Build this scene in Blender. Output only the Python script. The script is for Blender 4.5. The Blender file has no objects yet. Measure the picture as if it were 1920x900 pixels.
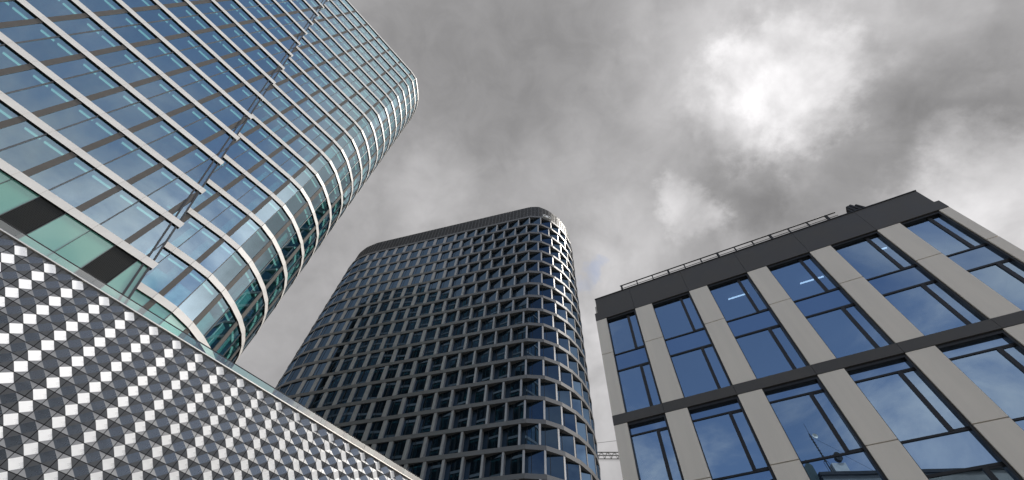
import bpy, math, random
from mathutils import Matrix, Vector
random.seed(7)
R = math.radians
scene = bpy.context.scene
col = scene.collection

# ------------------------------------------------------------------ camera
CAM_H = 1.6
cam_d = bpy.data.cameras.new("camera")
cam = bpy.data.objects.new("camera", cam_d)
col.objects.link(cam)
cam_d.sensor_width = 36.0
cam_d.lens = 36.0 * 810.33 / 1920.0
cam_d.clip_start = 0.1
cam_d.clip_end = 5000
AX = Vector((0.99634336, -0.07185614, 0.04622338))        # image right, in world axes
AY = Vector((-0.08543948, -0.83794263, 0.53902899))       # image up
AZ = Vector((0.0, -0.54100726, -0.84101792))              # back along the view
rot = Matrix((AX, AY, AZ)).transposed()
cam.matrix_world = Matrix.Translation((0, 0, CAM_H)) @ rot.to_4x4()
scene.camera = cam
FPX = 810.33

def pix(x, y):
    """direction in the world seen at a pixel of the 1920x900 frame (used for the sky and for sorting)"""
    v = AX * (x - 960) - AY * (y - 450) - AZ * FPX
    return v.normalized()

def screen(p):
    v = Vector(p) - Vector((0, 0, CAM_H))
    z = -v.dot(AZ)
    if z < 0.1:
        return None
    return 960 + FPX * v.dot(AX) / z, 450 - FPX * v.dot(AY) / z, z

# ------------------------------------------------------------------ world, sun, exposure
SUN = pix(1480, 150)
world = bpy.data.worlds.new("World")
scene.world = world
world.use_nodes = True
wn, wl = world.node_tree.nodes, world.node_tree.links
wn.clear()

def N(tree, t, **kw):
    n = tree.nodes.new(t)
    for k, v in kw.items():
        setattr(n, k, v)
    return n

def M_(tree, op, a, b=None, c=None, clamp=False):
    n = tree.nodes.new('ShaderNodeMath'); n.operation = op; n.use_clamp = clamp
    for i, s in enumerate((a, b, c)):
        if s is None: continue
        if hasattr(s, 'is_output'): tree.links.new(s, n.inputs[i])
        else: n.inputs[i].default_value = s
    return n.outputs[0]

def MR(tree, v, a, b, c, d, smooth=True):
    n = tree.nodes.new('ShaderNodeMapRange')
    n.interpolation_type = 'SMOOTHSTEP' if smooth else 'LINEAR'
    tree.links.new(v, n.inputs['Value'])
    for k, x in zip(('From Min', 'From Max', 'To Min', 'To Max'), (a, b, c, d)):
        n.inputs[k].default_value = x
    return n.outputs['Result']

T = world.node_tree
tc = N(T, 'ShaderNodeTexCoord')
nrm = N(T, 'ShaderNodeVectorMath', operation='NORMALIZE')
wl.new(tc.outputs['Generated'], nrm.inputs[0])
DIR = nrm.outputs[0]
sep = N(T, 'ShaderNodeSeparateXYZ'); wl.new(DIR, sep.inputs[0])
zc = M_(T, 'ADD', M_(T, 'MAXIMUM', sep.outputs[2], 0.0), 0.22)
cmb = N(T, 'ShaderNodeCombineXYZ')
wl.new(M_(T, 'DIVIDE', sep.outputs[0], zc), cmb.inputs[0])
wl.new(M_(T, 'DIVIDE', sep.outputs[1], zc), cmb.inputs[1])
cmb.inputs[2].default_value = 3.7

def noise(scale, detail, rough, off, dist=0.0, flat=True):
    a = N(T, 'ShaderNodeVectorMath', operation='ADD'); wl.new(cmb.outputs[0] if flat else DIR, a.inputs[0]); a.inputs[1].default_value = off
    n = N(T, 'ShaderNodeTexNoise'); wl.new(a.outputs[0], n.inputs['Vector'])
    n.inputs['Scale'].default_value = scale; n.inputs['Detail'].default_value = detail
    n.inputs['Roughness'].default_value = rough; n.inputs['Distortion'].default_value = dist
    return n.outputs['Fac']

def blobs(lst):
    tot = None
    for (x, y, rad, wgt) in lst:
        d = N(T, 'ShaderNodeVectorMath', operation='DOT_PRODUCT'); wl.new(WARP, d.inputs[0]); d.inputs[1].default_value = pix(x, y)
        v = MR(T, d.outputs['Value'], math.cos(R(rad)), 1.0, 0.0, wgt)
        tot = v if tot is None else M_(T, 'ADD', tot, v)
    return tot

# ragged cloud edges: the direction is jittered by noise before the big cloud masses are looked up
wnz = N(T, 'ShaderNodeTexNoise'); wl.new(DIR, wnz.inputs['Vector'])
wnz.inputs['Scale'].default_value = 7.0; wnz.inputs['Detail'].default_value = 8; wnz.inputs['Roughness'].default_value = 0.62
wsub = N(T, 'ShaderNodeVectorMath', operation='SUBTRACT'); wl.new(wnz.outputs['Color'], wsub.inputs[0]); wsub.inputs[1].default_value = (.5, .5, .5)
wsc = N(T, 'ShaderNodeVectorMath', operation='SCALE'); wl.new(wsub.outputs[0], wsc.inputs[0]); wsc.inputs['Scale'].default_value = 0.21
wad = N(T, 'ShaderNodeVectorMath', operation='ADD'); wl.new(DIR, wad.inputs[0]); wl.new(wsc.outputs[0], wad.inputs[1])
wno = N(T, 'ShaderNodeVectorMath', operation='NORMALIZE'); wl.new(wad.outputs[0], wno.inputs[0])
WARP = wno.outputs[0]

SKY_SUN_EL = math.asin(SUN.z); SKY_SUN_AZ = math.atan2(SUN.x, SUN.y)
sky = N(T, 'ShaderNodeTexSky', sky_type='NISHITA')
sky.sun_disc = False
sky.sun_elevation = SKY_SUN_EL
sky.sun_rotation = SKY_SUN_AZ
sky.air_density = 1.0; sky.dust_density = 0.6; sky.ozone_density = 1.6
skb = N(T, 'ShaderNodeMix', data_type='RGBA', blend_type='MULTIPLY')
skb.inputs['Factor'].default_value = 1.0
wl.new(sky.outputs[0], skb.inputs['A']); skb.inputs['B'].default_value = (0.15, 0.15, 0.15, 1)

n_big = noise(0.9, 5, 0.5, (4.1, 2.3, 0.0), 0.4)
n_mid = noise(4.6, 7, 0.5, (6.3, 1.2, 0.4), 0.25, flat=False)
n_fine = noise(13.0, 9, 0.58, (1.7, 8.2, 0.3), 0.5, flat=False)
n_gap = noise(2.0, 9, 0.58, (9.4, 0.6, 2.0), 0.5)

# brightness of the cloud layer: grey base, ragged thin places, forward glow round the hidden sun,
# paler low sky on the sun's side (the white patch at the right edge of the frame goes on)
thin = blobs([(1455, 150, 10, 0.30), (1410, 140, 17, 0.09), (1430, 115, 6, 0.12), (1500, 185, 6, 0.22), (1470, 150, 26, 0.06), (1600, 115, 5, 0.14), (1288, 395, 4.5, 0.24), (1180, 560, 17, 0.12),
              (1880, 380, 9, 0.34), (1900, 450, 10, 0.12), (1110, 720, 18, 0.14), (600, 620, 20, 0.02), (830, 385, 9, 0.06), (720, 480, 10, 0.04),
              (900, 60, 20, -0.10), (1395, 360, 5.5, -0.09), (1430, 400, 6, -0.05), (1700, 110, 8, 0.09), (1360, 320, 3.5, -0.05), (1480, 330, 8, -0.03), (1560, 330, 9, -0.03),
              (1820, 235, 8, -0.08), (1640, 255, 7, -0.04), (1850, 120, 10, -0.04), (1240, 110, 12, -0.03)])
def low_sky(az, el, rad, wgt):
    d = N(T, 'ShaderNodeVectorMath', operation='DOT_PRODUCT'); wl.new(WARP, d.inputs[0])
    d.inputs[1].default_value = (math.sin(R(az)) * math.cos(R(el)), math.cos(R(az)) * math.cos(R(el)), math.sin(R(el)))
    return MR(T, d.outputs['Value'], math.cos(R(rad)), math.cos(R(4)), 0.0, wgt)
glow = M_(T, 'ADD', low_sky(98, 18, 27, 1.1), low_sky(122, 20, 38, 1.5))
lum = M_(T, 'ADD', MR(T, n_big, 0.3, 0.72, 0.325, 0.400), MR(T, n_mid, 0.28, 0.72, -0.055, 0.065))
# clouds away from the sun are lit from the front and read paler than the backlit ones
lum = M_(T, 'ADD', lum, MR(T, sep.outputs[1], 0.15, -0.5, 0.0, 0.46))
lum = M_(T, 'ADD', lum, MR(T, n_fine, 0.3, 0.72, -0.022, 0.028))
lum = M_(T, 'ADD', lum, M_(T, 'MULTIPLY', thin, MR(T, n_mid, 0.28, 0.7, 0.45, 1.45)))
lum = M_(T, 'ADD', lum, M_(T, 'MULTIPLY', glow, MR(T, n_mid, 0.28, 0.7, 0.7, 1.2)))
lum = M_(T, 'MAXIMUM', lum, 0.10)
cc = N(T, 'ShaderNodeMix', data_type='RGBA', blend_type='MULTIPLY'); cc.inputs['Factor'].default_value = 1.0
cv = N(T, 'ShaderNodeCombineColor')
for i in range(3): wl.new(lum, cv.inputs[i])
wl.new(cv.outputs[0], cc.inputs['A']); cc.inputs['B'].default_value = (1.0, 0.982, 0.992, 1)
# cover: closed towards the sun, breaking up behind the camera (the windows mirror blue there)
cover = M_(T, 'ADD', n_gap, MR(T, sep.outputs[1], -0.6, 0.15, 0.0, 0.55))
cover = M_(T, 'ADD', cover, blobs([(1093, 528, 3.6, -0.52)]))
cov = MR(T, cover, 0.41, 0.70, 0.10, 1.0)
mix = N(T, 'ShaderNodeMix', data_type='RGBA'); wl.new(cov, mix.inputs['Factor'])
wl.new(skb.outputs['Result'], mix.inputs['A']); wl.new(cc.outputs['Result'], mix.inputs['B'])
bg = N(T, 'ShaderNodeBackground'); wl.new(mix.outputs['Result'], bg.inputs['Color']); bg.inputs['Strength'].default_value = 1.0
wo = N(T, 'ShaderNodeOutputWorld'); wl.new(bg.outputs[0], wo.inputs['Surface'])

sun_d = bpy.data.lights.new("sun", 'SUN')
sun_d.energy = 3.2
sun_d.angle = R(10.0)
sun_d.cycles.use_multiple_importance_sampling = False     # the sun is veiled by cloud: no mirror image of its disc in the panes
sun_d.color = (1.0, 0.95, 0.88)
sun = bpy.data.objects.new("sun", sun_d)
col.objects.link(sun)
sun.rotation_euler = SUN.to_track_quat('Z', 'Y').to_euler()
sun.location = (30, 10, 120)

vs = scene.view_settings
vs.view_transform = 'Standard'; vs.look = 'None'; vs.exposure = 0.0; vs.gamma = 1.0; vs.use_curve_mapping = False
scene.render.engine = 'CYCLES'
scene.cycles.max_bounces = 8
scene.cycles.transparent_max_bounces = 12

# ------------------------------------------------------------------ materials
def mat(name):
    m = bpy.data.materials.new(name); m.use_nodes = True; m.node_tree.nodes.clear()
    return m, m.node_tree

def ctex(t, scale, detail=6, rough=0.6, obj=True, stretch=(1, 1, 1)):
    g = N(t, 'ShaderNodeTexCoord'); mp = N(t, 'ShaderNodeMapping'); mp.inputs['Scale'].default_value = stretch
    t.links.new(g.outputs['Object'], mp.inputs[0])
    n = N(t, 'ShaderNodeTexNoise'); t.links.new(mp.outputs[0], n.inputs['Vector'])
    n.inputs['Scale'].default_value = scale; n.inputs['Detail'].default_value = detail; n.inputs['Roughness'].default_value = rough
    return n.outputs['Fac']

def surf(name, c, rough=0.5, metal=0.0, var=0.12, scale=1.5, stretch=(1, 1, 1), spec=0.5, pv=0.06, bump=0.0, bscale=20, coat=0.0):
    """painted or metal surface: base colour with grime at two scales and a slightly different tone for every piece"""
    m, t = mat(name)
    b = N(t, 'ShaderNodeBsdfPrincipled'); o = N(t, 'ShaderNodeOutputMaterial'); t.links.new(b.outputs[0], o.inputs[0])
    f = ctex(t, scale, stretch=stretch)
    oi = N(t, 'ShaderNodeObjectInfo')
    k = M_(t, 'ADD', MR(t, f, 0.3, 0.7, 1 - var, 1 + var * 0.5), MR(t, oi.outputs['Random'], 0, 1, -pv, pv, False))
    mx = N(t, 'ShaderNodeVectorMath', operation='SCALE'); mx.inputs[0].default_value = c; t.links.new(k, mx.inputs['Scale'])
    t.links.new(mx.outputs[0], b.inputs['Base Color'])
    b.inputs['Roughness'].default_value = rough; b.inputs['Metallic'].default_value = metal
    b.inputs['Specular IOR Level'].default_value = spec
    b.inputs['Coat Weight'].default_value = coat
    t.links.new(MR(t, f, 0.3, 0.7, rough * 0.85, min(1, rough * 1.2)), b.inputs['Roughness'])
    if bump:
        bn = N(t, 'ShaderNodeBump'); bn.inputs['Strength'].default_value = bump; bn.inputs['Distance'].default_value = 0.02
        t.links.new(ctex(t, bscale, 3), bn.inputs['Height']); t.links.new(bn.outputs[0], b.inputs['Normal'])
    return m

def glass(name, refl, trans, base, rough=0.0, wave=0.02, wscale=0.6, back=None):
    """coated facade glass: Fresnel mix of a tinted mirror and a tinted see-through (or a dark opaque back)"""
    m, t = mat(name)
    o = N(t, 'ShaderNodeOutputMaterial')
    g = N(t, 'ShaderNodeBsdfAnisotropic'); g.inputs['Roughness'].default_value = rough
    g.inputs['Color'].default_value = (*refl, 1)
    bn = N(t, 'ShaderNodeBump'); bn.inputs['Strength'].default_value = wave; bn.inputs['Distance'].default_value = 0.1
    gi = N(t, 'ShaderNodeNewGeometry')
    nz = N(t, 'ShaderNodeTexNoise'); t.links.new(gi.outputs['Position'], nz.inputs['Vector'])
    nz.inputs['Scale'].default_value = wscale; nz.inputs['Detail'].default_value = 2
    t.links.new(nz.outputs['Fac'], bn.inputs['Height']); t.links.new(bn.outputs[0], g.inputs['Normal'])
    # Schlick reflectance of the outer face; the inner face of the pane only transmits
    dp = N(t, 'ShaderNodeVectorMath', operation='DOT_PRODUCT'); t.links.new(gi.outputs['Incoming'], dp.inputs[0]); t.links.new(gi.outputs['Normal'], dp.inputs[1])
    sc = M_(t, 'POWER', M_(t, 'SUBTRACT', 1.0, M_(t, 'ABSOLUTE', dp.outputs['Value']), clamp=True), 5.0)
    oi = N(t, 'ShaderNodeObjectInfo')
    fac = M_(t, 'ADD', MR(t, sc, 0.0, 1.0, base, 1.0, False), MR(t, oi.outputs['Random'], 0, 1, -0.03, 0.03, False), clamp=True)
    if back is None: fac = M_(t, 'MULTIPLY', fac, M_(t, 'SUBTRACT', 1.0, gi.outputs['Backfacing']))
    if back is None:
        tr = N(t, 'ShaderNodeBsdfTransparent'); tr.inputs['Color'].default_value = (*trans, 1)
    else:
        tr = N(t, 'ShaderNodeBsdfDiffuse'); tr.inputs['Color'].default_value = (*back, 1)
    mx = N(t, 'ShaderNodeMixShader'); t.links.new(fac, mx.inputs[0]); t.links.new(tr.outputs[0], mx.inputs[1]); t.links.new(g.outputs[0], mx.inputs[2])
    t.links.new(mx.outputs[0], o.inputs[0])
    return m

def emit(name, c, s):
    m, t = mat(name)
    e = N(t, 'ShaderNodeEmission'); e.inputs['Color'].default_value = (*c, 1); e.inputs['Strength'].default_value = s
    o = N(t, 'ShaderNodeOutputMaterial'); t.links.new(e.outputs[0], o.inputs[0])
    m.cycles.emission_sampling = 'NONE'
    return m

MAT = dict(
    paving=surf('pale_stone_paving', (0.17, 0.165, 0.155), 0.8, scale=0.15, var=0.2),
    l_band=surf('ivory_metal_cladding', (0.79, 0.765, 0.72), 0.45, var=0.07, scale=0.8, pv=0.03),
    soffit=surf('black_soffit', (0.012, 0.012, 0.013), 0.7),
    l_pil=surf('taupe_metal_cover', (0.125, 0.118, 0.11), 0.75, spec=0.15, var=0.1, pv=0.03),
    frame=surf('black_window_frame', (0.014, 0.014, 0.016), 0.45, var=0.2),
    seam=surf('dark_seam_post', (0.035, 0.037, 0.04), 0.5),
    l_frame=surf('grey_mullion', (0.10, 0.105, 0.11), 0.45),
    l_glass=glass('blue_green_tower_glass', (0.66, 0.85, 0.97), (0.60, 0.86, 0.87), 0.44, wave=0.012, wscale=0.45),
    teal_glass=glass('teal_frosted_glass', (0.85, 1.0, 0.95), (0.3, 0.6, 0.55), 0.18, rough=0.05, wave=0.01, back=(0.12, 0.33, 0.26)),
    ceiling=surf('office_ceiling', (0.35, 0.40, 0.39), 0.9),
    core=surf('dark_office_interior', (0.09, 0.12, 0.125), 0.9, scale=0.5, var=0.4),
    column=surf('white_interior_column', (0.62, 0.66, 0.62), 0.8),
    lamp=emit('office_ceiling_lamp', (0.74, 1.0, 0.86), 0.62),
    lamp_r=emit('office_tube_lamp', (1.0, 0.93, 0.85), 3.0),
    alu=surf('folded_aluminium', (0.19, 0.195, 0.203), 0.45, metal=0.2, coat=0.0, var=0.05, scale=2.0, pv=0.03),
    alu_white=surf('white_aluminium', (0.88, 0.88, 0.87), 0.3, metal=0.2, var=0.04, scale=2.0, pv=0.02),
    alu_slate=surf('slate_aluminium', (0.20, 0.215, 0.232), 0.26, metal=0.75, coat=0.5, var=0.06, scale=2.0, pv=0.04),
    joint=surf('black_joint', (0.012, 0.012, 0.013), 0.8),
    bal_glass=glass('parapet_glass', (1.0, 0.96, 0.88), (0.74, 0.9, 0.86), 0.2, rough=0.06, wave=0.03),
    steel=surf('brushed_steel', (0.74, 0.69, 0.61), 0.34, metal=0.85, var=0.05, scale=.5),
    m_alu=surf('grey_anodised_metal', (0.36, 0.352, 0.34), 0.36, metal=0.4, var=0.08, scale=0.8, pv=0.05),
    m_band=surf('grey_metal_band', (0.15, 0.147, 0.142), 0.45, metal=0.2, var=0.08, scale=0.6, pv=0.04),
    m_glass=glass('dark_blue_tower_glass', (0.34, 0.54, 0.82), (0, 0, 0), 0.125, wave=0.02, wscale=0.35, back=(0.006, 0.010, 0.013)),
    m_crown=surf('bronze_louvre_metal', (0.030, 0.028, 0.024), 0.5, metal=0.1, var=0.15, stretch=(6, 6, .3), scale=1.5),
    r_panel=surf('warm_grey_panel', (0.85, 0.775, 0.67), 0.5, var=0.05, scale=1.2, stretch=(1.6, 1.6, .15), pv=0.02, bump=0.05, bscale=60),
    r_dark=surf('anthracite_metal', (0.086, 0.080, 0.073), 0.55, metal=0.0, var=0.16, scale=0.8, pv=0.04),
    r_glass=glass('blue_office_glass', (0.58, 0.78, 1.0), (0.45, 0.58, 0.72), 0.47, wave=0.015, wscale=0.5),
    r_span=glass('blue_spandrel_glass', (0.48, 0.68, 0.95), (0, 0, 0), 0.44, wave=0.01, wscale=0.5, back=(0.02, 0.03, 0.05)),
    r_room=surf('office_room', (0.10, 0.11, 0.12), 0.9, scale=0.4, var=0.4),
    concrete=surf('stained_concrete', (0.30, 0.30, 0.29), 0.85, var=0.25, scale=0.4, stretch=(1, 1, .4)),
    dark_metal=surf('dark_steel', (0.025, 0.025, 0.027), 0.7),
    white=surf('white_paint', (0.78, 0.78, 0.76), 0.4),
    mesh_metal=surf('black_mesh', (0.05, 0.05, 0.045), 0.5, metal=0.4),
    yellow=surf('crane_steel', (0.16, 0.16, 0.15), 0.5),
    green_clad=surf('green_patina_cladding', (0.05, 0.09, 0.085), 0.5, var=0.3, stretch=(1, 1, .2)),
)

# ------------------------------------------------------------------ helpers
class MB:
    def __init__(s): s.v = []; s.f = []; s.m = []
    def add(s, v, f, mi=0):
        o = len(s.v); s.v += [tuple(p) for p in v]; s.f += [tuple(i + o for i in q) for q in f]; s.m += [mi] * len(f); return s
    def box(s, x0, x1, y0, y1, z0, z1, mi=0, bottom=None):
        v = [(x0, y0, z0), (x1, y0, z0), (x1, y1, z0), (x0, y1, z0), (x0, y0, z1), (x1, y0, z1), (x1, y1, z1), (x0, y1, z1)]
        s.add(v, [(4, 5, 6, 7), (0, 1, 5, 4), (1, 2, 6, 5), (2, 3, 7, 6), (3, 0, 4, 7)], mi)
        s.add(v[:4], [(3, 2, 1, 0)], mi if bottom is None else bottom); return s
    def bar(s, a, b, r, mi=0, n=6):
        a, b = Vector(a), Vector(b); d = (b - a).normalized()
        p = d.cross(Vector((0, 0, 1)));
        if p.length < 1e-3: p = Vector((1, 0, 0))
        p.normalize(); q = d.cross(p); v = []
        for e in (a, b):
            for i in range(n):
                t = 2 * math.pi * i / n; v.append(e + (p * math.cos(t) + q * math.sin(t)) * r)
        f = [(i, (i + 1) % n, n + (i + 1) % n, n + i) for i in range(n)] + [tuple(range(n - 1, -1, -1)), tuple(range(n, 2 * n))]
        return s.add(v, f, mi)
    def prism(s, pts, y0, y1, mi=0):
        """polygon in x,z extruded along y"""
        n = len(pts); v = [(x, y0, z) for x, z in pts] + [(x, y1, z) for x, z in pts]
        return s.add(v, [tuple(range(n)), tuple(range(2 * n - 1, n - 1, -1))] + [((i + 1) % n, i, n + i, n + (i + 1) % n) for i in range(n)], mi)
    def slab(s, pts, z0, z1, mi=0):
        """polygon in x,y extruded along z"""
        n = len(pts); v = [(x, y, z0) for x, y in pts] + [(x, y, z1) for x, y in pts]
        return s.add(v, [tuple(range(n - 1, -1, -1)), tuple(range(n, 2 * n))] + [(i, (i + 1) % n, n + (i + 1) % n, n + i) for i in range(n)], mi)
    def move(s, M):
        s.v = [tuple(M @ Vector(p)) for p in s.v]; return s
    def mesh(s, name, mats):
        me = bpy.data.meshes.new(name); me.from_pydata(s.v, [], s.f)
        for m in (mats if isinstance(mats, (list, tuple)) else [mats]): me.materials.append(m)
        if any(s.m): me.polygons.foreach_set('material_index', s.m)
        me.update(); return me

def thing(name, label, cat, M=Matrix.Identity(4), group=None):
    o = bpy.data.objects.new(name, None); col.objects.link(o); o.empty_display_size = 1
    o.matrix_world = M; o['label'] = label; o['category'] = cat
    if group: o['group'] = group
    return o

def part(name, me, parent, M=None, label=None, kind=None):
    o = bpy.data.objects.new(name, me); col.objects.link(o); o.parent = parent
    if M is not None: o.matrix_local = M
    if label: o['label'] = label
    if kind: o['kind'] = kind
    return o

CACHE = {}
def place_pieces(parent, name, items, mats, cap=300, tilt=0.0):
    """items: (key, builder, matrix, size). The cap pieces that show largest become objects, the rest one joined part."""
    PW = parent.matrix_world
    rank = []
    for i, (key, bld, M, size) in enumerate(items):
        c = PW @ M @ Vector(size[0]); s = screen(c); val = 0
        if s:
            val = size[1] / s[2] ** 2
            if not (-60 < s[0] < 1980 and -60 < s[1] < 960): val *= 1e-3
        rank.append((-val, i))
    rank.sort()
    rest = MB()
    for r, (v, i) in enumerate(rank):
        key, bld, M, size = items[i]
        if tilt:
            M = M @ Matrix.Rotation(random.gauss(0, tilt), 4, 'X') @ Matrix.Rotation(random.gauss(0, tilt), 4, 'Z')
        if r < cap:
            k = (parent.name, name, key)
            if k not in CACHE: CACHE[k] = bld().mesh(name, mats)
            part(name, CACHE[k], parent, M)
        else:
            b = bld(); o = len(rest.v)
            rest.v += [tuple(M @ Vector(p)) for p in b.v]; rest.f += [tuple(q + o for q in f) for f in b.f]; rest.m += b.m
    if rest.v:
        part(name + '_field', rest.mesh(name + '_field', mats), parent, kind='stuff')

def frame_at(x, y, z, ang):
    return Matrix.Translation((x, y, z)) @ Matrix.Rotation(ang, 4, 'Z')

class Path:
    def __init__(s, pts):
        s.p = [Vector(q) for q in pts]; s.s = [0.0]
        for a, b in zip(s.p, s.p[1:]): s.s.append(s.s[-1] + (b - a).length)
    def at(s, t):
        t = max(0.0, min(t, s.s[-1]))
        for i in range(len(s.p) - 1):
            if t <= s.s[i + 1] or i == len(s.p) - 2:
                k = (t - s.s[i]) / (s.s[i + 1] - s.s[i]); return s.p[i].lerp(s.p[i + 1], k)
    def s_of_x(s, x):
        for i in range(len(s.p) - 1):
            a, b = s.p[i], s.p[i + 1]
            if (a.x - x) * (b.x - x) <= 0 and abs(a.x - b.x) > 1e-6:
                return s.s[i] + (x - a.x) / (b.x - a.x) * (s.s[i + 1] - s.s[i])

def smooth(pts, n=3):
    for _ in range(n):
        q = [pts[0]]
        for a, b in zip(pts, pts[1:]):
            a, b = Vector(a), Vector(b); q += [tuple(a.lerp(b, .25)), tuple(a.lerp(b, .75))]
        q.append(pts[-1]); pts = q
    return pts

def clip(poly, a, b, c):
    """keep a*x+b*z<=c of a convex polygon in x,z"""
    out = []
    for (p, q) in zip(poly, poly[1:] + poly[:1]):
        dp, dq = a * p[0] + b * p[1] - c, a * q[0] + b * q[1] - c
        if dp <= 0: out.append(p)
        if dp * dq < 0:
            t = dp / (dp - dq); out.append((p[0] + (q[0] - p[0]) * t, p[1] + (q[1] - p[1]) * t))
    return out if len(out) >= 3 else []

def plane_frame(az_deg, dist, flip):
    """local x runs left to right along a facade, y away from the camera, z up"""
    a = R(az_deg); d = Vector((math.sin(a), math.cos(a), 0)) * (-1 if flip else 1)
    n = Vector((-d.y, d.x, 0))
    return Matrix.Translation(n * dist) @ Matrix((d, n, Vector((0, 0, 1)))).transposed().to_4x4()

H = CAM_H

# ------------------------------------------------------------------ ground
g = bpy.data.objects.new('ground', MB().add([(-1500, -1500, 0), (1500, -1500, 0), (1500, 1500, 0), (-1500, 1500, 0)], [(0, 1, 2, 3)]).mesh('ground', MAT['paving']))
col.objects.link(g); g['kind'] = 'structure'; g['label'] = 'pale stone paving between the buildings'

# ------------------------------------------------------------------ glass tower on the left
FL = plane_frame(44.1, 29.0, False)
tower = thing('glass_tower', 'tall glass tower with ivory floor bands, rounded end and slanted seam, behind the patterned wall', 'tower', FL)
FLOOR = 3.8135
NF = 19
def zt(k):      # upper edge of band k
    return H + (21.66 + FLOOR * k if k < NF else 93.2)
BH = 0.54
CA, CB = 1.0, 0.2587
def crease_c(off=0.0): return -3.10 + 0.2587 * (21.6 + H) + off
def xcrease(z): return crease_c() - CB * z
PIT = 2.98
PX0 = -11.05
panes, pils, mulls, bands, lamps, teal, louv = [], [], [], [], [], [], []

def poly_item(poly, y0, y1, mi=0):
    cx = sum(p[0] for p in poly) / len(poly); cz = sum(p[1] for p in poly) / len(poly)
    loc = [(round(x - cx, 3), round(z - cz, 3)) for x, z in poly]
    area = abs(sum(a[0] * b[1] - b[0] * a[1] for a, b in zip(loc, loc[1:] + loc[:1]))) / 2
    return (tuple(loc) + (y0, y1), (lambda l=loc: MB().prism(l, y0, y1, mi)), Matrix.Translation((cx, 0, cz)), ((0, y0, 0), area))

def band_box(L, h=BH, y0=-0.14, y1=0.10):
    return MB().box(-L / 2, L / 2, y0, y1, -h / 2, h / 2, 0, bottom=1)  # underside blackened: dark soffit metal with the shade below the band painted in

# left block: flat, 2.5 m proud of the right block, cut off by the slanted seam
for k in range(-1, NF):
    z0 = zt(k) if k >= 0 else zt(0) - BH - 4.0
    z1 = zt(k + 1) - BH
    if k >= 0:
        for j in range(-7, 6):
            x = PX0 + PIT * j
            for (a, b, lst, y0, y1) in ((x, x + .36, pils, -.05, .12), (x + .36, x + 1.45, panes, 0, .02), (x + 1.45, x + 1.52, mulls, -.05, .10), (x + 1.52, x + 2.98, panes, 0, .02)):
                if lst is panes: a += .003; b -= .003
                pl = clip([(a, z0), (b, z0), (b, z1), (a, z1)], CA, CB, crease_c(-0.02))
                if pl: lst.append(poly_item(pl, y0, y1))
            for (a, b) in ((x + .46, x + 1.36), (x + 1.60, x + 2.84)):
                if b < xcrease(z1) - .2:
                    L = b - a
                    lamps.append((('lamp', round(L, 2)), (lambda L=L: MB().box(-L / 2, L / 2, -.075, .075, -.02, .02)), Matrix.Translation(((a + b) / 2, .58, z1 - .06)), ((0, 0, 0), L * .15)))
    else:       # plant floor below the lowest band: teal panels and black louvres
        for j in range(-6, 4):
            x = -9.45 + 4.33 * j
            for q, (a, b) in enumerate(((x, x + 1.41), (x + 1.44, x + 2.86), (x + 2.89, x + 4.30))):
                pl = clip([(a, z0), (b, z0), (b, z1), (a, z1)], CA, CB, crease_c(-.02))
                if not pl: continue
                if q == 0:
                    louv.append((pl, 0.06))
                else:
                    teal.append(poly_item(pl, 0.0, .03))
                pm = clip([(b, z0), (b + .03, z0), (b + .03, z1), (b, z1)], CA, CB, crease_c(-.02))
                if pm: mulls.append(poly_item(pm, -.05, .10))
for k in range(0, NF + 1):
    z = zt(k) - BH / 2; xe = xcrease(z) + .26
    x = PX0 + PIT * -7
    while x < xe:
        b = min(x + PIT / 2, xe); L = b - x - .012
        if L > .1:
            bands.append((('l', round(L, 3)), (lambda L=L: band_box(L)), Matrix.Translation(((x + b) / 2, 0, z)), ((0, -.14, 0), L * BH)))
        x = b
# slanted seam posts
for off in (-.06, -.42):
    za, zb = zt(0) - BH - 4, zt(NF) - BH
    pts = [(crease_c(off) - CB * za, za), (crease_c(off + .12) - CB * za, za), (crease_c(off + .12) - CB * zb, zb), (crease_c(off) - CB * zb, zb)]
    part('seam_post', MB().prism(pts, -.09, .13).mesh('seam_post', MAT['seam']), tower)
# return between the blocks, following the seam
za, zb = H, zt(NF) - .05
part('seam_return', MB().add([(xcrease(za), .13, za), (xcrease(zb), .13, zb), (xcrease(zb), 2.6, zb), (xcrease(za), 2.6, za)], [(0, 1, 2, 3)]).mesh('seam_return', MAT['l_frame']), tower)

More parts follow.
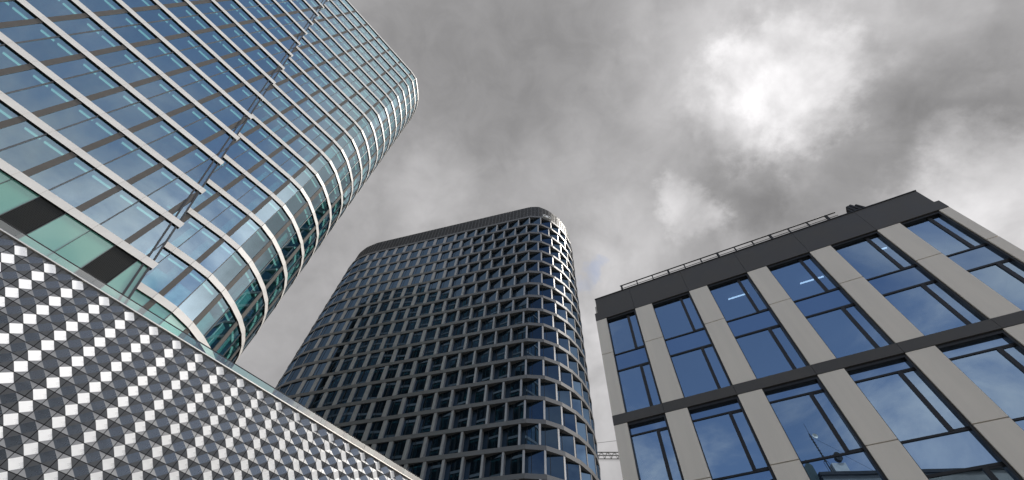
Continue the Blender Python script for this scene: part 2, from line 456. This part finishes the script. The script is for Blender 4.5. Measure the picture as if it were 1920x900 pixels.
# right block: straight, then the rounded end; the end draws in slightly with height
CORNER = [(-1.0, 2.50), (0.4, 2.72), (1.8, 3.40), (3.1, 4.30), (4.15, 5.25), (4.95, 6.3), (5.6, 7.6), (6.1, 9.1), (6.4, 10.6), (6.55, 12.2), (6.6, 14.0), (6.5, 18), (6.0, 26), (4.5, 34), (1.0, 41), (-5, 46)]
def rpath(z):
    sh = 0.019 * max(0, z - 26)
    c = []
    for x, y in CORNER:
        t = max(0, min(1, (x + 1.5) / 4)); c.append((x - sh * t, y))
    return Path([(-34.0, 2.5)] + c)
RP0 = -4.60
cols_in = []
blinds = []
for k in range(-1, NF):
    z0 = zt(k) if k >= 0 else zt(0) - BH - 4.0
    z1 = zt(k + 1) - BH
    pth = rpath(z0)
    s0 = pth.s_of_x(RP0)
    for j in range(-9, 17):
        sb = s0 + 2.95 * j
        xa = pth.at(sb + 2.95).x
        if sb < 0 or (j < 0 and xa < xcrease(z1) - 1.0): continue
        hz = z1 - z0
        for (a, b, lst, y0, y1) in ((0, .38, pils, -.05, .12), (.38, 1.47, panes, 0, .02), (1.47, 1.53, mulls, -.05, .10), (1.53, 2.95, panes, 0, .02)):
            A, B = pth.at(sb + a), pth.at(sb + b); d = B - A; L = d.length - (.006 if lst is panes else 0); ang = math.atan2(d.y, d.x)
            if B.x < xcrease(z1) - .6 and j < 0: continue
            c = (A + B) / 2
            tgt = teal if (k < 0 and lst is panes and pth.at(sb).x < .5) else lst
            tgt.append((('r', round(L, 2), round(hz, 3), y0), (lambda L=L, y0=y0, y1=y1, hz=hz: MB().box(-L / 2, L / 2, y0, y1, -hz / 2, hz / 2)), frame_at(c.x, c.y, z0 + hz / 2, ang), ((0, 0, 0), L * hz)))
            if lst is panes and k >= 0:
                nn = Vector((-d.y, d.x)).normalized(); q = c + nn * .58; LL = round(L - .16, 2)
                lamps.append((('lamp', LL), (lambda LL=LL: MB().box(-LL / 2, LL / 2, -.075, .075, -.02, .02)), frame_at(q.x, q.y, z1 - .06, ang), ((0, 0, 0), LL * .15)))
                if random.random() < .16:
                    wb = round(L * random.choice((.38, .45, .9)), 2); hb = round(hz * random.choice((.55, .7, .8)), 2); q2 = c + nn * .32 + d.normalized() * (L - wb) * .42
                    blinds.append((('blind', wb, hb), (lambda wb=wb, hb=hb: MB().box(-wb / 2, wb / 2, -.01, .01, -hb / 2, hb / 2)), frame_at(q2.x, q2.y, z0 + .05 + hb / 2, ang), ((0, 0, 0), wb * hb)))
                if k == 5 and a > 1 and j % 2 == 0: cols_in.append(c + d * .22 + nn * 1.25)
for k in range(0, NF + 1):
    z = zt(k) - BH / 2; pth = rpath(zt(k)); s0 = pth.s_of_x(RP0); xs = xcrease(z) - .3
    for j in range(-18, 34):
        A, B = pth.at(s0 + 1.475 * j), pth.at(s0 + 1.475 * (j + 1)); d = B - A
        if d.length < .2: continue
        if A.x < xs and B.x < xs and j < 8: continue
        if A.x < xs and j < 8: A = Vector((xs, A.y)); d = B - A
        L = round(d.length + .03 if j > 4 else d.length - .012, 3); c = (A + B) / 2
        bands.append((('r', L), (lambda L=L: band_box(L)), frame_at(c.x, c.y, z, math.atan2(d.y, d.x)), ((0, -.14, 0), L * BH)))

place_pieces(tower, 'window_pane', panes, MAT['l_glass'], tilt=0.0022)
place_pieces(tower, 'teal_panel', teal, MAT['teal_glass'], tilt=0.001)
place_pieces(tower, 'pilaster_cover', pils, MAT['l_pil'])
place_pieces(tower, 'mullion', mulls, MAT['l_frame'])
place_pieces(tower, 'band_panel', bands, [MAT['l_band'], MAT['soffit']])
place_pieces(tower, 'roller_blind', blinds, MAT['column'])
place_pieces(tower, 'ceiling_lamp', lamps, MAT['lamp'])
for pl, y in louv:
    xs = [p[0] for p in pl]; zs = [p[1] for p in pl]; x0, x1, z0, z1 = min(xs), max(xs), min(zs), max(zs)
    b = MB()
    n = int((z1 - z0) / .075)
    for i in range(n):
        zz = z0 + .075 * i
        q = clip([(x0, zz), (x1, zz), (x1, zz + .03), (x0, zz + .03)], CA, CB, crease_c(-.02))
        if q: b.prism(q, -.02, .05)
    n = int((x1 - x0) / .075)
    for i in range(n):
        xx = x0 + .075 * i
        q = clip([(xx, z0), (xx + .02, z0), (xx + .02, z1), (xx, z1)], CA, CB, crease_c(-.02))
        if q: b.prism(q, -.01, .03)
    b.prism(pl, .12, .14, 1)
    part('louvre', b.mesh('louvre', [MAT['mesh_metal'], MAT['soffit']]), tower)
# floors, core, roof
for k in range(0, NF + 1):
    z1 = zt(k) - .03; z0 = zt(k) - BH + (.0 if k else .0)
    pth = rpath(zt(k)); pts = [(-34, 2.9)]
    m = 26
    s_a = pth.s_of_x(-1.0)
    tot = pth.s[-1]
    for i in range(m + 1):
        q = pth.at(s_a + (tot - s_a) * i / m); q2 = pth.at(s_a + (tot - s_a) * i / m + .05) if i < m else q
        t = (q2 - q); nn = Vector((-t.y, t.x)).normalized() if t.length > 1e-5 else Vector((0, 0))
        pts.append(tuple(q + nn * .35))
    pts += [(-34, 46)]
    b = MB().slab(pts, z0, z1)
    xe = xcrease(zt(k)) - .35
    b.box(-34, xe, .32, 2.88, z0, z1)
    part('floor_slab', b.mesh('floor_slab', MAT['ceiling']), tower)
cp = [(-32, 7.5), (-2, 7.5), (1.5, 10), (2.2, 15), (1.8, 30), (-6, 40), (-32, 40)]
part('core_wall', MB().slab(cp, 0, zt(NF) - 1.0).mesh('core_wall', MAT['core']), tower)
part('side_wall', MB().box(-34.4, -34.05, 0.0, 46, 0, zt(NF)).mesh('side_wall', MAT['l_band']), tower)
part('rear_wall', MB().box(-34.0, -5, 46.05, 46.4, 0, zt(NF)).mesh('rear_wall', MAT['l_pil']), tower)
bp = rpath(0)
bpts = [(-34, 2.7)] + [tuple(bp.at(bp.s_of_x(-1.0) + i * (bp.s[-1] - bp.s_of_x(-1.0)) / 20) + Vector((-.25, .25))) for i in range(21)] + [(-34, 46)]
part('base', MB().slab(bpts, 0, zt(0) - BH - 3.9).mesh('base', MAT['l_pil']), tower)
for q in cols_in:
    part('column', MB().bar((q.x, q.y, zt(0)), (q.x, q.y, zt(NF) - 1), .30, n=10).mesh('column', MAT['column']), tower)

# ------------------------------------------------------------------ folded metal wall
FP = plane_frame(44.1, 24.0, False)
wall = thing('patterned_wall', 'podium wall of folded aluminium diamond panels in the lower left', 'wall', FP)
PW_, PH_ = 0.607, 0.562
XW, ZTOP = -6.17, H + 15.04
def fold_panel(sgn):
    w, h, g_ = PW_ / 2, PH_ / 2, .014
    dep = .098 * sgn
    c = [(-w + g_, 0, -h + g_), (w - g_, 0, -h + g_), (w - g_, 0, h - g_), (-w + g_, 0, h - g_)]
    Tn, Bn, Ln, Rn = (0, 0, h - g_), (0, 0, -h + g_), (-w + g_, -dep, 0), (w - g_, dep, 0)
    v = c + [Tn, Rn, Bn, Ln]
    return MB().add(v, [(7, 6, 5, 4)], 1 if sgn > 0 else 2).add(v, [(7, 0, 6), (6, 1, 5), (5, 2, 4), (4, 3, 7)])  # diamond is white on even panels, slate on odd ones; corner triangles grey
items = []
for r in range(0, 27):
    for j in range(-6, 56):
        x = XW + PW_ * j; z = ZTOP - PH_ * (r + .5); s = 1 if j % 2 == 0 else -1
        if z < .2: continue
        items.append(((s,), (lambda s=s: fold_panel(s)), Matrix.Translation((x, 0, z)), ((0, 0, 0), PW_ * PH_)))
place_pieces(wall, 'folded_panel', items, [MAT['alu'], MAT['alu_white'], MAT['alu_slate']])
WX0, WX1 = XW - PW_ * 6.5, XW + PW_ * 55.5
part('backing', MB().box(WX0, WX1, .105, .5, 0, ZTOP - .03).mesh('backing', MAT['joint']), wall)
part('coping', MB().box(WX0, WX1, -.10, .55, ZTOP - .005, ZTOP + .05).mesh('coping', MAT['steel']), wall)
L = 1.66
x = WX0
while x < WX1:
    part('parapet_pane', CACHE.setdefault('pp', MB().box(-L / 2 + .006, L / 2 - .006, -.012, .012, -.173, .173).mesh('parapet_pane', MAT['bal_glass'])), wall, Matrix.Translation((x + L / 2, -.06, ZTOP + .05 + .175)))
    x += L
part('parapet_rail', MB().box(WX0, WX1, -.085, -.035, ZTOP + .405, ZTOP + .44).mesh('parapet_rail', MAT['dark_metal']), wall)

# ------------------------------------------------------------------ rounded tower in the middle
FM = plane_frame(-69.6, 45.0, True)
mid = thing('rounded_tower', 'dark office tower with rounded corners and a grey grid of angled windows, in the middle', 'tower', FM)
MFL = 3.353
NM = 20
def zb(k): return H + 82.98 - MFL * k        # upper edge of band k
MB_H = .58
MPTS = [(-63.2, 40), (-63.4, 14), (-63.0, 9.5), (-61.9, 6.0), (-60.2, 3.4), (-57.9, 1.6), (-55.2, .5), (-52, 0.0), (-13.0, 0.0), (-11.0, .5), (-8.95, 2.2), (-7.35, 4.55), (-6.25, 7.4), (-5.9, 9.9), (-6.1, 12.4), (-6.6, 15), (-7.6, 19), (-11, 28), (-18, 38)]
MP = Path(MPTS)
BAY = 2.475
S13 = MP.s_of_x(-13.0)
J0, J1 = -27, 10
wins, fins, mb, crown = [], [], [], []
def fin_mesh(h, f, dd): return MB().box(0, f, .0, dd + .06, -h / 2, h / 2)
def win_mesh(L, h):
    b = MB()
    m = L * .34
    b.box(0, m - .03, 0, .03, -h / 2, h / 2, 0)
    b.box(m + .03, L, 0, .03, -h / 2, h / 2, 0)
    b.box(m - .03, m + .03, -.03, .06, -h / 2, h / 2, 1)
    b.box(0, L, -.02, .05, -h / 2 - .03, -h / 2, 1)
    return b
for k in range(NM):
    z1 = zb(k) - MB_H; z0 = zb(k + 1); hz = z1 - z0 - .03; zm = z0 + .03 + hz / 2
    off = -.25 if k % 2 == 0 else -.85
    for j in range(J0, J1):
        sa = S13 + off + BAY * j; A, B = MP.at(sa), MP.at(sa + BAY); d = B - A
        if d.length < 1.5: continue
        ang = math.atan2(d.y, d.x); u = d.normalized(); nn = Vector((-u.y, u.x))
        # windows lie almost flush at the left and turn out of the facade more and more towards the right corner
        t = max(0., min(1., (A.x + 38) / 20)); t = t * t * (3 - 2 * t)
        f = round(.70 + (.26 - .70) * t, 2); dd = round(.14 + (.72 - .14) * t, 2)
        if A.x < -53: f, dd = .10, .10
        fins.append((('f', f, dd), (lambda h=hz, f=f, dd=dd: fin_mesh(h, f, dd)), frame_at(A.x, A.y, zm, ang), ((0, 0, 0), hz * .6)))
        P, Q = A + u * (f + .005) + nn * dd, B + nn * .07
        e = Q - P; Lw = round(e.length - .005, 2)
        wins.append((('w', Lw), (lambda L=Lw, h=hz: win_mesh(L, h)), frame_at(P.x, P.y, zm, math.atan2(e.y, e.x)), ((Lw / 2, 0, 0), hz * Lw)))
for k in range(NM + 1):
    z = zb(k) - MB_H / 2
    for j in range(J0, J1):
        sa = S13 + BAY * j; A, B = MP.at(sa), MP.at(sa + BAY); d = B - A
        if d.length < 1.5: continue
        L = round(d.length, 2); c = (A + B) / 2
        curved = j >= 0 or j <= -16
        def bb(L=L, curved=curved):
            g_ = .0 if curved else .008
            w = .10 if curved else 0
            return MB().slab([(-L / 2 + g_, -.06), (L / 2 - g_, -.06), (L / 2 - g_ - w * 3, 1.3), (-L / 2 + g_ + w * 3, 1.3)], -MB_H / 2, MB_H / 2)
        mb.append((('b', L, curved), bb, frame_at(c.x, c.y, z, math.atan2(d.y, d.x)), ((0, 0, 0), L * MB_H)))
place_pieces(mid, 'window', wins, [MAT['m_glass'], MAT['frame']], tilt=0.002)
place_pieces(mid, 'fin', fins, MAT['m_alu'])
place_pieces(mid, 'band_panel', mb, MAT['m_band'])
def inset(pth, dd, n=60):
    out = []
    for i in range(n + 1):
        s = pth.s[-1] * i / n; q = pth.at(s); a, b = pth.at(max(0, s - .8)), pth.at(min(pth.s[-1], s + .8)); t = (b - a).normalized()
        out.append(tuple(q + Vector((-t.y, t.x)) * dd))
    return out
part('inner_core', MB().slab(inset(MP, 1.15), zb(NM), zb(0) - .02).mesh('inner_core', MAT['core']), mid)
part('base', MB().slab(inset(MP, .1), 0, zb(NM) - MB_H + .02).mesh('base', MAT['m_band']), mid)
CT = H + 87.75
ci = Path(inset(MP, .35, 120))
n = int(ci.s[-1] / .83)
for i in range(n):
    A, B = ci.at(ci.s[-1] * i / n), ci.at(ci.s[-1] * (i + 1) / n); d = B - A
    if A.y > 13: continue
    L = round(d.length, 2); c = (A + B) / 2; hz = CT - zb(0) + .1
    def cr(L=L, hz=hz):
        b = MB().box(-L / 2 + .05, L / 2 - .05, 0, .1, -hz / 2, hz / 2)
        for t in range(3):
            xx = -L / 2 + .05 + (L - .1) * (t + .5) / 3
            b.box(xx - .04, xx + .04, -.05, 0, -hz / 2, hz / 2)
        b.box(L / 2 - .05, L / 2 + .05, -.04, .12, -hz / 2, hz / 2 - .05, 1)
        return b
    crown.append((('c', L), cr, frame_at(c.x, c.y, zb(0) - .05 + hz / 2, math.atan2(d.y, d.x)), ((0, 0, 0), L * hz)))
place_pieces(mid, 'crown_panel', crown, [MAT['m_crown'], MAT['m_band']])
part('crown_roof', MB().slab(inset(MP, .5), CT - .4, CT - .15).mesh('crown_roof', MAT['m_band']), mid)
# window cleaning cradle parked on the top band
A = MP.at(S13 + 2.9); B = MP.at(S13 + 4.7); d = (B - A); ang = math.atan2(d.y, d.x)
cr = MB()
for (x0, x1, z0, z1) in ((0, 1.7, 0, .12), (0, .12, .12, .85), (1.58, 1.7, .12, .85), (0, 1.7, .75, .87), (.55, 1.1, .12, .6)): cr.box(x0, x1, -.35, .25, z0, z1)
o = bpy.data.objects.new('maintenance_cradle', cr.mesh('maintenance_cradle', MAT['white'])); col.objects.link(o)
o.matrix_world = FM @ frame_at(A.x, A.y, zb(0) + .01, ang)
o['label'] = 'small white maintenance cradle at the rounded roof edge of the middle tower'; o['category'] = 'cradle'

# ------------------------------------------------------------------ office building on the right
FR = plane_frame(-58.93, 17.5, True)
off_b = thing('office_building', 'low office block with warm grey piers, blue windows and anthracite roof fascia, on the right', 'building', FR)
XL, XR = -4.375, 13.18
PITR = 3.05
piers = [(XL, -3.74)] + [(-2.04 + PITR * i, -1.06 + PITR * i) for i in range(5)] + [(12.75, XR)]
ZF, ZJ, ZB1, ZB0, ZJ2 = H + 18.87, H + 16.28, H + 12.58, H + 12.11, H + 9.10
TOP, STEP = H + 20.67, H + 19.48
G = .012
def pbox(x0, x1, z0, z1, y0=0., y1=.26): return MB().box(x0 + G, x1 - G, y0, y1, z0 + G * 1.6, z1 - G * 1.6)
seg = [(ZJ, ZF), (ZB1, ZJ), (ZJ2, ZB0), (ZB1 - 7.18, ZJ2), (ZJ2 - 7.18, ZB0 - 7.18), (0, ZJ2 - 7.18)]
for (x0, x1) in piers:
    for (z0, z1) in seg:
        part('pier_panel', pbox(x0, x1, z0, z1).mesh('pier_panel', MAT['r_panel']), off_b)
cuts = [XL] + [p[0] for p in piers[1:6]] + [XR]
for i, (a, b) in enumerate(zip(cuts, cuts[1:])):
    for zz in (0, -7.18):
        part('band_panel', MB().box(a + .006, b - .006, -.015, .24, ZB0 + zz, ZB1 + zz).mesh('band_panel', MAT['r_dark']), off_b)
    ua = XL + .17 if i == 0 else a + .006; ub = XR - .20 if i == len(cuts) - 2 else b - .006
    pts = [(a + .006, ZF), (b - .006, ZF), (b - .006, STEP), (ub, STEP), (ub, TOP), (ua, TOP), (ua, STEP), (a + .006, STEP)]
    q = []
    for p_ in pts:
        if not q or (abs(q[-1][0] - p_[0]) + abs(q[-1][1] - p_[1])) > 1e-4: q.append(p_)
    part('fascia_panel', MB().prism(q, -.015, .24).mesh('fascia_panel', MAT['r_dark']), off_b)
part('roof_edge', MB().box(XL + .15, XR - .18, -.05, .3, TOP + .002, TOP + .05).mesh('roof_edge', MAT['frame']), off_b)
# windows: black frame with a wide fixed pane, a narrow sash at the right, and a spandrel pane
YG = .20
def win_r(x0, x1, z0, z1, first, head):
    """one storey-high window unit"""
    W = x1 - x0; xm = x1 - .545 if W > 1.8 else x1 - .50
    b = MB()
    b.box(x0, x0 + .02, .06, YG + .1, z0, z1)
    b.box(x1 - .085, x1, .05, YG + .1, z0, z1)
    b.box(x0 + .02, x1 - .085, .05 if head else YG - .04, YG + .1, z1 - (.14 if head else .03), z1)
    b.box(x0 + .02, x1 - .085, YG - .04, YG + .1, z0, z0 + .055)
    zs = None
    if first == 'both':
        zs = z0 + 1.12; zq = z1 - .54
        b.box(x0 + .02, x1 - .085, YG - .04, YG + .1, zs, zs + .065); b.box(x0 + .02, x1 - .085, YG - .04, YG + .1, zq - .065, zq)
        lo, hi = zs + .065, zq - .065
    elif first == 'spandrel_low':      # glass strip under a transom at the bottom
        zs = z0 + 1.05; b.box(x0 + .02, x1 - .085, YG - .04, YG + .1, zs, zs + .065)
        lo, hi = zs + .065, z1 - (.14 if head else .03)
    elif first == 'strip_top':
        zs = z1 - .14 - .40; b.box(x0 + .02, x1 - .085, YG - .04, YG + .1, zs - .065, zs)
        lo, hi = z0 + .055, zs - .065
    else:
        lo, hi = z0 + .055, z1 - (.14 if head else .03)
    b.box(xm - .07, xm + .07, YG - .05, YG + .1, lo, hi)
    b.box(xm + .07, x1 - .085, YG - .03, YG + .1, lo, lo + .05)
    b.box(xm + .07, x1 - .085, YG - .03, YG + .1, hi - .05, hi)
    w = part('window', b.mesh('window', MAT['frame']), off_b)
    def pane(xa, xb, za, zb_, m):
        cx, cz = (xa + xb) / 2, (za + zb_) / 2
        part('pane', MB().box(xa - cx, xb - cx, 0, .02, za - cz, zb_ - cz).mesh('pane', m), w, Matrix.Translation((cx, YG, cz)) @ Matrix.Rotation(random.gauss(0, .0016), 4, 'X') @ Matrix.Rotation(random.gauss(0, .0016), 4, 'Z'))
    pane(x0 + .02, xm - .07, lo, hi, MAT['r_glass'])
    pane(xm + .07, x1 - .085, lo + .05, hi - .05, MAT['r_glass'])
    if first == 'both': pane(x0 + .02, x1 - .085, zq, z1 - .14, MAT['r_span'])
    if first in ('spandrel_low', 'both'): pane(x0 + .02, x1 - .085, z0 + .055, zs, MAT['r_span'])
    if first == 'strip_top': pane(x0 + .02, x1 - .085, zs, z1 - .14, MAT['r_span'])
for (p0, p1) in zip(piers, piers[1:]):
    x0, x1 = p0[1], p1[0]
    win_r(x0, x1, H + 15.10, ZF, 'spandrel_low', True)
    win_r(x0, x1, ZB1, H + 15.10, 'plain', False)
    win_r(x0, x1, H + 7.92, ZB0, 'both', True)
    for zz in (7.18,):
        win_r(x0, x1, ZB1 - zz, H + 15.10 - zz, 'plain', False)
        win_r(x0, x1, H + 7.92 - zz, ZB0 - zz, 'both', True)
# rooms behind the glass
for z in (H + 18.75, H + 15.5, H + 12.2, H + 8.3, H + 5.0, H + 1.1):
    part('floor_slab', MB().box(XL + .1, XR - .1, .42, 9, z - .18, z + .18).mesh('floor_slab', MAT['r_room']), off_b)
part('rear_wall', MB().box(XL, XR, 9.05, 9.4, 0, TOP - .3).mesh('rear_wall', MAT['r_room']), off_b)
for xx in (XL + .02, XR - .32):
    part('side_wall', MB().box(xx, xx + .3, .27, 9.0, 0, TOP - .3).mesh('side_wall', MAT['r_panel']), off_b)
part('roof_slab', MB().box(XL + .2, XR - .25, .25, 9.0, TOP - .6, TOP - .35).mesh('roof_slab', MAT['r_dark']), off_b)
for i in range(1, 6):
    xx = piers[i][0] + .3
    part('room_wall', MB().box(xx, xx + .12, .6, 9.0, 0, TOP - .7).mesh('room_wall', MAT['r_room']), off_b)
# tube lamps that show in the upper rooms
for (x0, x1, y) in ((2.72, 3.75, .95), (6.25, 7.36, 1.4), (9.95, 10.25, .8)):
    part('tube_lamp', MB().box(x0, x1, y - .035, y + .035, H + 18.33, H + 18.37).mesh('tube_lamp', MAT['lamp_r']), off_b)
# roof railing
RY = .45
x = -2.5; i = 0
rl = thing_rail = None
posts = []
rail = thing('roof_railing', 'thin black railing along the roof edge of the right-hand office block', 'railing', FR)
while x < 9.9:
    r_ = .055 if i % 3 == 0 else .032
    part('post', CACHE.setdefault(('post', r_), MB().box(-r_, r_, -r_, r_, 0, 1.36).mesh('post', MAT['dark_metal'])), rail, Matrix.Translation((x, RY, TOP - .35)))
    if i % 3 == 0:
        part('brace', CACHE.setdefault('brace', MB().bar((0, 0, 1.2), (0, .55, 0), .03).mesh('brace', MAT['dark_metal'])), rail, Matrix.Translation((x + .02, RY, TOP - .35)))
    x += .98; i += 1
for z, r_ in ((1.37, .038), (1.08, .02)):
    part('rail', MB().bar((-2.6, RY, TOP - .35 + z), (9.75, RY, TOP - .35 + z), r_).mesh('rail', MAT['dark_metal']), rail)
# vent box on the roof edge
vb = thing('roof_vent', 'small dark cluster of vent cowls on the roof edge of the right-hand office block', 'vent', FR @ Matrix.Translation((10.75, .5, TOP + .12)))
for (x, h, w_, tl) in ((-.30, .74, .10, 14), (-.08, .98, .13, 18), (.16, 1.05, .12, 22), (.36, .92, .09, 24)):
    part('cowl', MB().box(-w_ / 2, w_ / 2, -.16, .2, 0, h).mesh('cowl', MAT['dark_metal']), vb, Matrix.Translation((x, 0, 0)) @ Matrix.Rotation(R(-tl), 4, 'Y'))
part('bracket', MB().box(-.5, .6, -.12, .14, .0, .45).mesh('bracket', MAT['dark_metal']), vb)
# ------------------------------------------------------------------ tower crane far between the towers
def azd(az, dist, z): return Vector((math.sin(R(az)) * dist, math.cos(R(az)) * dist, z))
JA, JB = azd(2, 98.6, 0), azd(33, 108, 0)
d = (JB - JA); JL = d.length
crane = thing('tower_crane', 'lattice tower crane jib far away between the middle tower and the right-hand block', 'crane', Matrix.Translation((JA.x, JA.y, 0)) @ Matrix.Rotation(math.atan2(d.y, d.x), 4, 'Z'))
ZC = H + 58.4
b = MB()
n = int(JL / 1.5)
for y in (-.7, .7): b.bar((0, y, ZC), (JL, y, ZC), .12, n=5)
b.bar((0, 0, ZC + 1.2), (JL, 0, ZC + 1.2), .13, n=5)
for i in range(n):
    x0, x1 = JL * i / n, JL * (i + 1) / n
    for y in (-.7, .7):
        b.bar((x0, y, ZC), ((x0 + x1) / 2, 0, ZC + 1.2), .06, n=4); b.bar(((x0 + x1) / 2, 0, ZC + 1.2), (x1, y, ZC), .06, n=4)
    b.bar((x0, -.7, ZC), (x0, .7, ZC), .05, n=4)
part('jib', b.mesh('jib', MAT['yellow']), crane)
mx_ = JL - 7
b = MB()
for sx in (-.8, .8):
    for sy in (-.8, .8): b.bar((mx_ + sx, sy, 0), (mx_ + sx, sy, ZC), .12, n=5)
for i in range(int(ZC / 2)):
    z = i * 2
    for (ax, ay, bx, by) in ((-.8, -.8, .8, -.8), (.8, -.8, .8, .8), (.8, .8, -.8, .8), (-.8, .8, -.8, -.8)): b.bar((mx_ + ax, ay, z), (mx_ + bx, by, z + 2), .06, n=4)
part('mast', b.mesh('mast', MAT['yellow']), crane)
part('apex', MB().bar((mx_, 0, ZC), (mx_, 0, ZC + 7), .25).mesh('apex', MAT['yellow']), crane)
part('pendant', MB().bar((mx_, 0, ZC + 7), (JL * .1, 0, ZC + 1.6), .05, n=4).mesh('pendant', MAT['yellow']), crane)
part('trolley_rope', MB().bar((0, 0, ZC - 1.0), (mx_, 0, ZC - .7), .03, n=4).mesh('trolley_rope', MAT['yellow']), crane)
part('counterweight', MB().box(JL - .5, JL + 1.5, -.7, .7, ZC - 2, ZC + .2).mesh('counterweight', MAT['concrete']), crane)

# ------------------------------------------------------------------ blocks across the square, behind the camera: slab and mast seen in the glass of the right-hand block
def block(name, label, M, W, D, h, wallm, storey, bay, rows):
    """local x along the front, front face at y=0 looking to +y"""
    t = thing(name, label, 'building', M)
    part('wall', MB().box(0, W, -D, 0, 0, h).mesh('wall', wallm), t)
    part('roof_edge', MB().box(-.2, W + .2, -D - .2, .25, h + .002, h + .40).mesh('roof_edge', MAT['dark_metal']), t)
    me = MB().box(-bay * .36, bay * .36, 0, .06, -storey * .3, storey * .3).mesh('window', MAT['m_glass'])
    nx = int(W / bay)
    for r in range(rows):
        for c in range(nx):
            part('window', me, t, Matrix.Translation((bay * (c + .5) + (W - nx * bay) / 2, .003, h - 2.6 - storey * (r + .5))))
    return t
BR = math.atan2(-.77, .63)
ob = block('office_slab', 'grey concrete office block mirrored in the lowest windows of the right-hand block', frame_at(-8.6, -31.8, 0, BR), 42, 16, 34.05, MAT['concrete'], 3.6, 2.8, 7)
part('stair_tower', MB().prism([(-2.6, 0), (-.25, 0), (-.25, 35.6), (-.7, 36.1), (-1.1, 35.7), (-1.7, 34.6), (-2.2, 33.0), (-2.6, 30.5)], -6, -.3).mesh('stair_tower', MAT['green_clad']), ob)
block('added_dark_block', 'unseen dark green block, added to darken what the patterned wall mirrors', frame_at(-50, -41, 0, 0), 32, 18, 41.0, MAT['green_clad'], 3.5, 2.4, 8)  # added out of view, placed to darken what the folded panels reflect
mast = thing('antenna_mast', 'slim antenna mast with a white dish, mirrored in a window of the right-hand block', 'antenna', frame_at(-7.75, -33.2, 34.46, BR))
b = MB()
b.bar((0, 0, 0), (0, 0, 5.3), .09); b.bar((0, 0, 5.3), (0, 0, 6.8), .025)
for sx in (-.3, .3): b.bar((sx, 0, 0), (sx, 0, 1.5), .035); b.bar((sx, 0, 1.5), (0, 0, 1.9), .03)
for i in range(9): b.box(-.15, .15, -.05, .05, 1.6 + i * .4, 1.69 + i * .4)
part('pole', b.mesh('pole', MAT['dark_metal']), mast)
dm = MB()
nseg = 14
vv = [(.38, .30, 4.7)] + [(.38 + .34 * math.cos(2 * math.pi * i / nseg), .42, 4.7 + .34 * math.sin(2 * math.pi * i / nseg)) for i in range(nseg)]
dm.add(vv, [(0, i + 1, (i + 1) % nseg + 1) for i in range(nseg)])
part('dish', dm.mesh('dish', MAT['white']), mast)
part('cabinet', MB().box(.3, 2.0, -.6, .5, 0, 1.1).mesh('cabinet', MAT['white']), mast)
part('drum', MB().bar((1.5, .2, 1.7), (1.5, .8, 1.7), .42, n=12).mesh('drum', MAT['dark_metal']), mast)
part('guy_wire', MB().bar((0, 0, 5), (5.5, -.3, .1), .02, n=4).mesh('guy_wire', MAT['dark_metal']), mast)
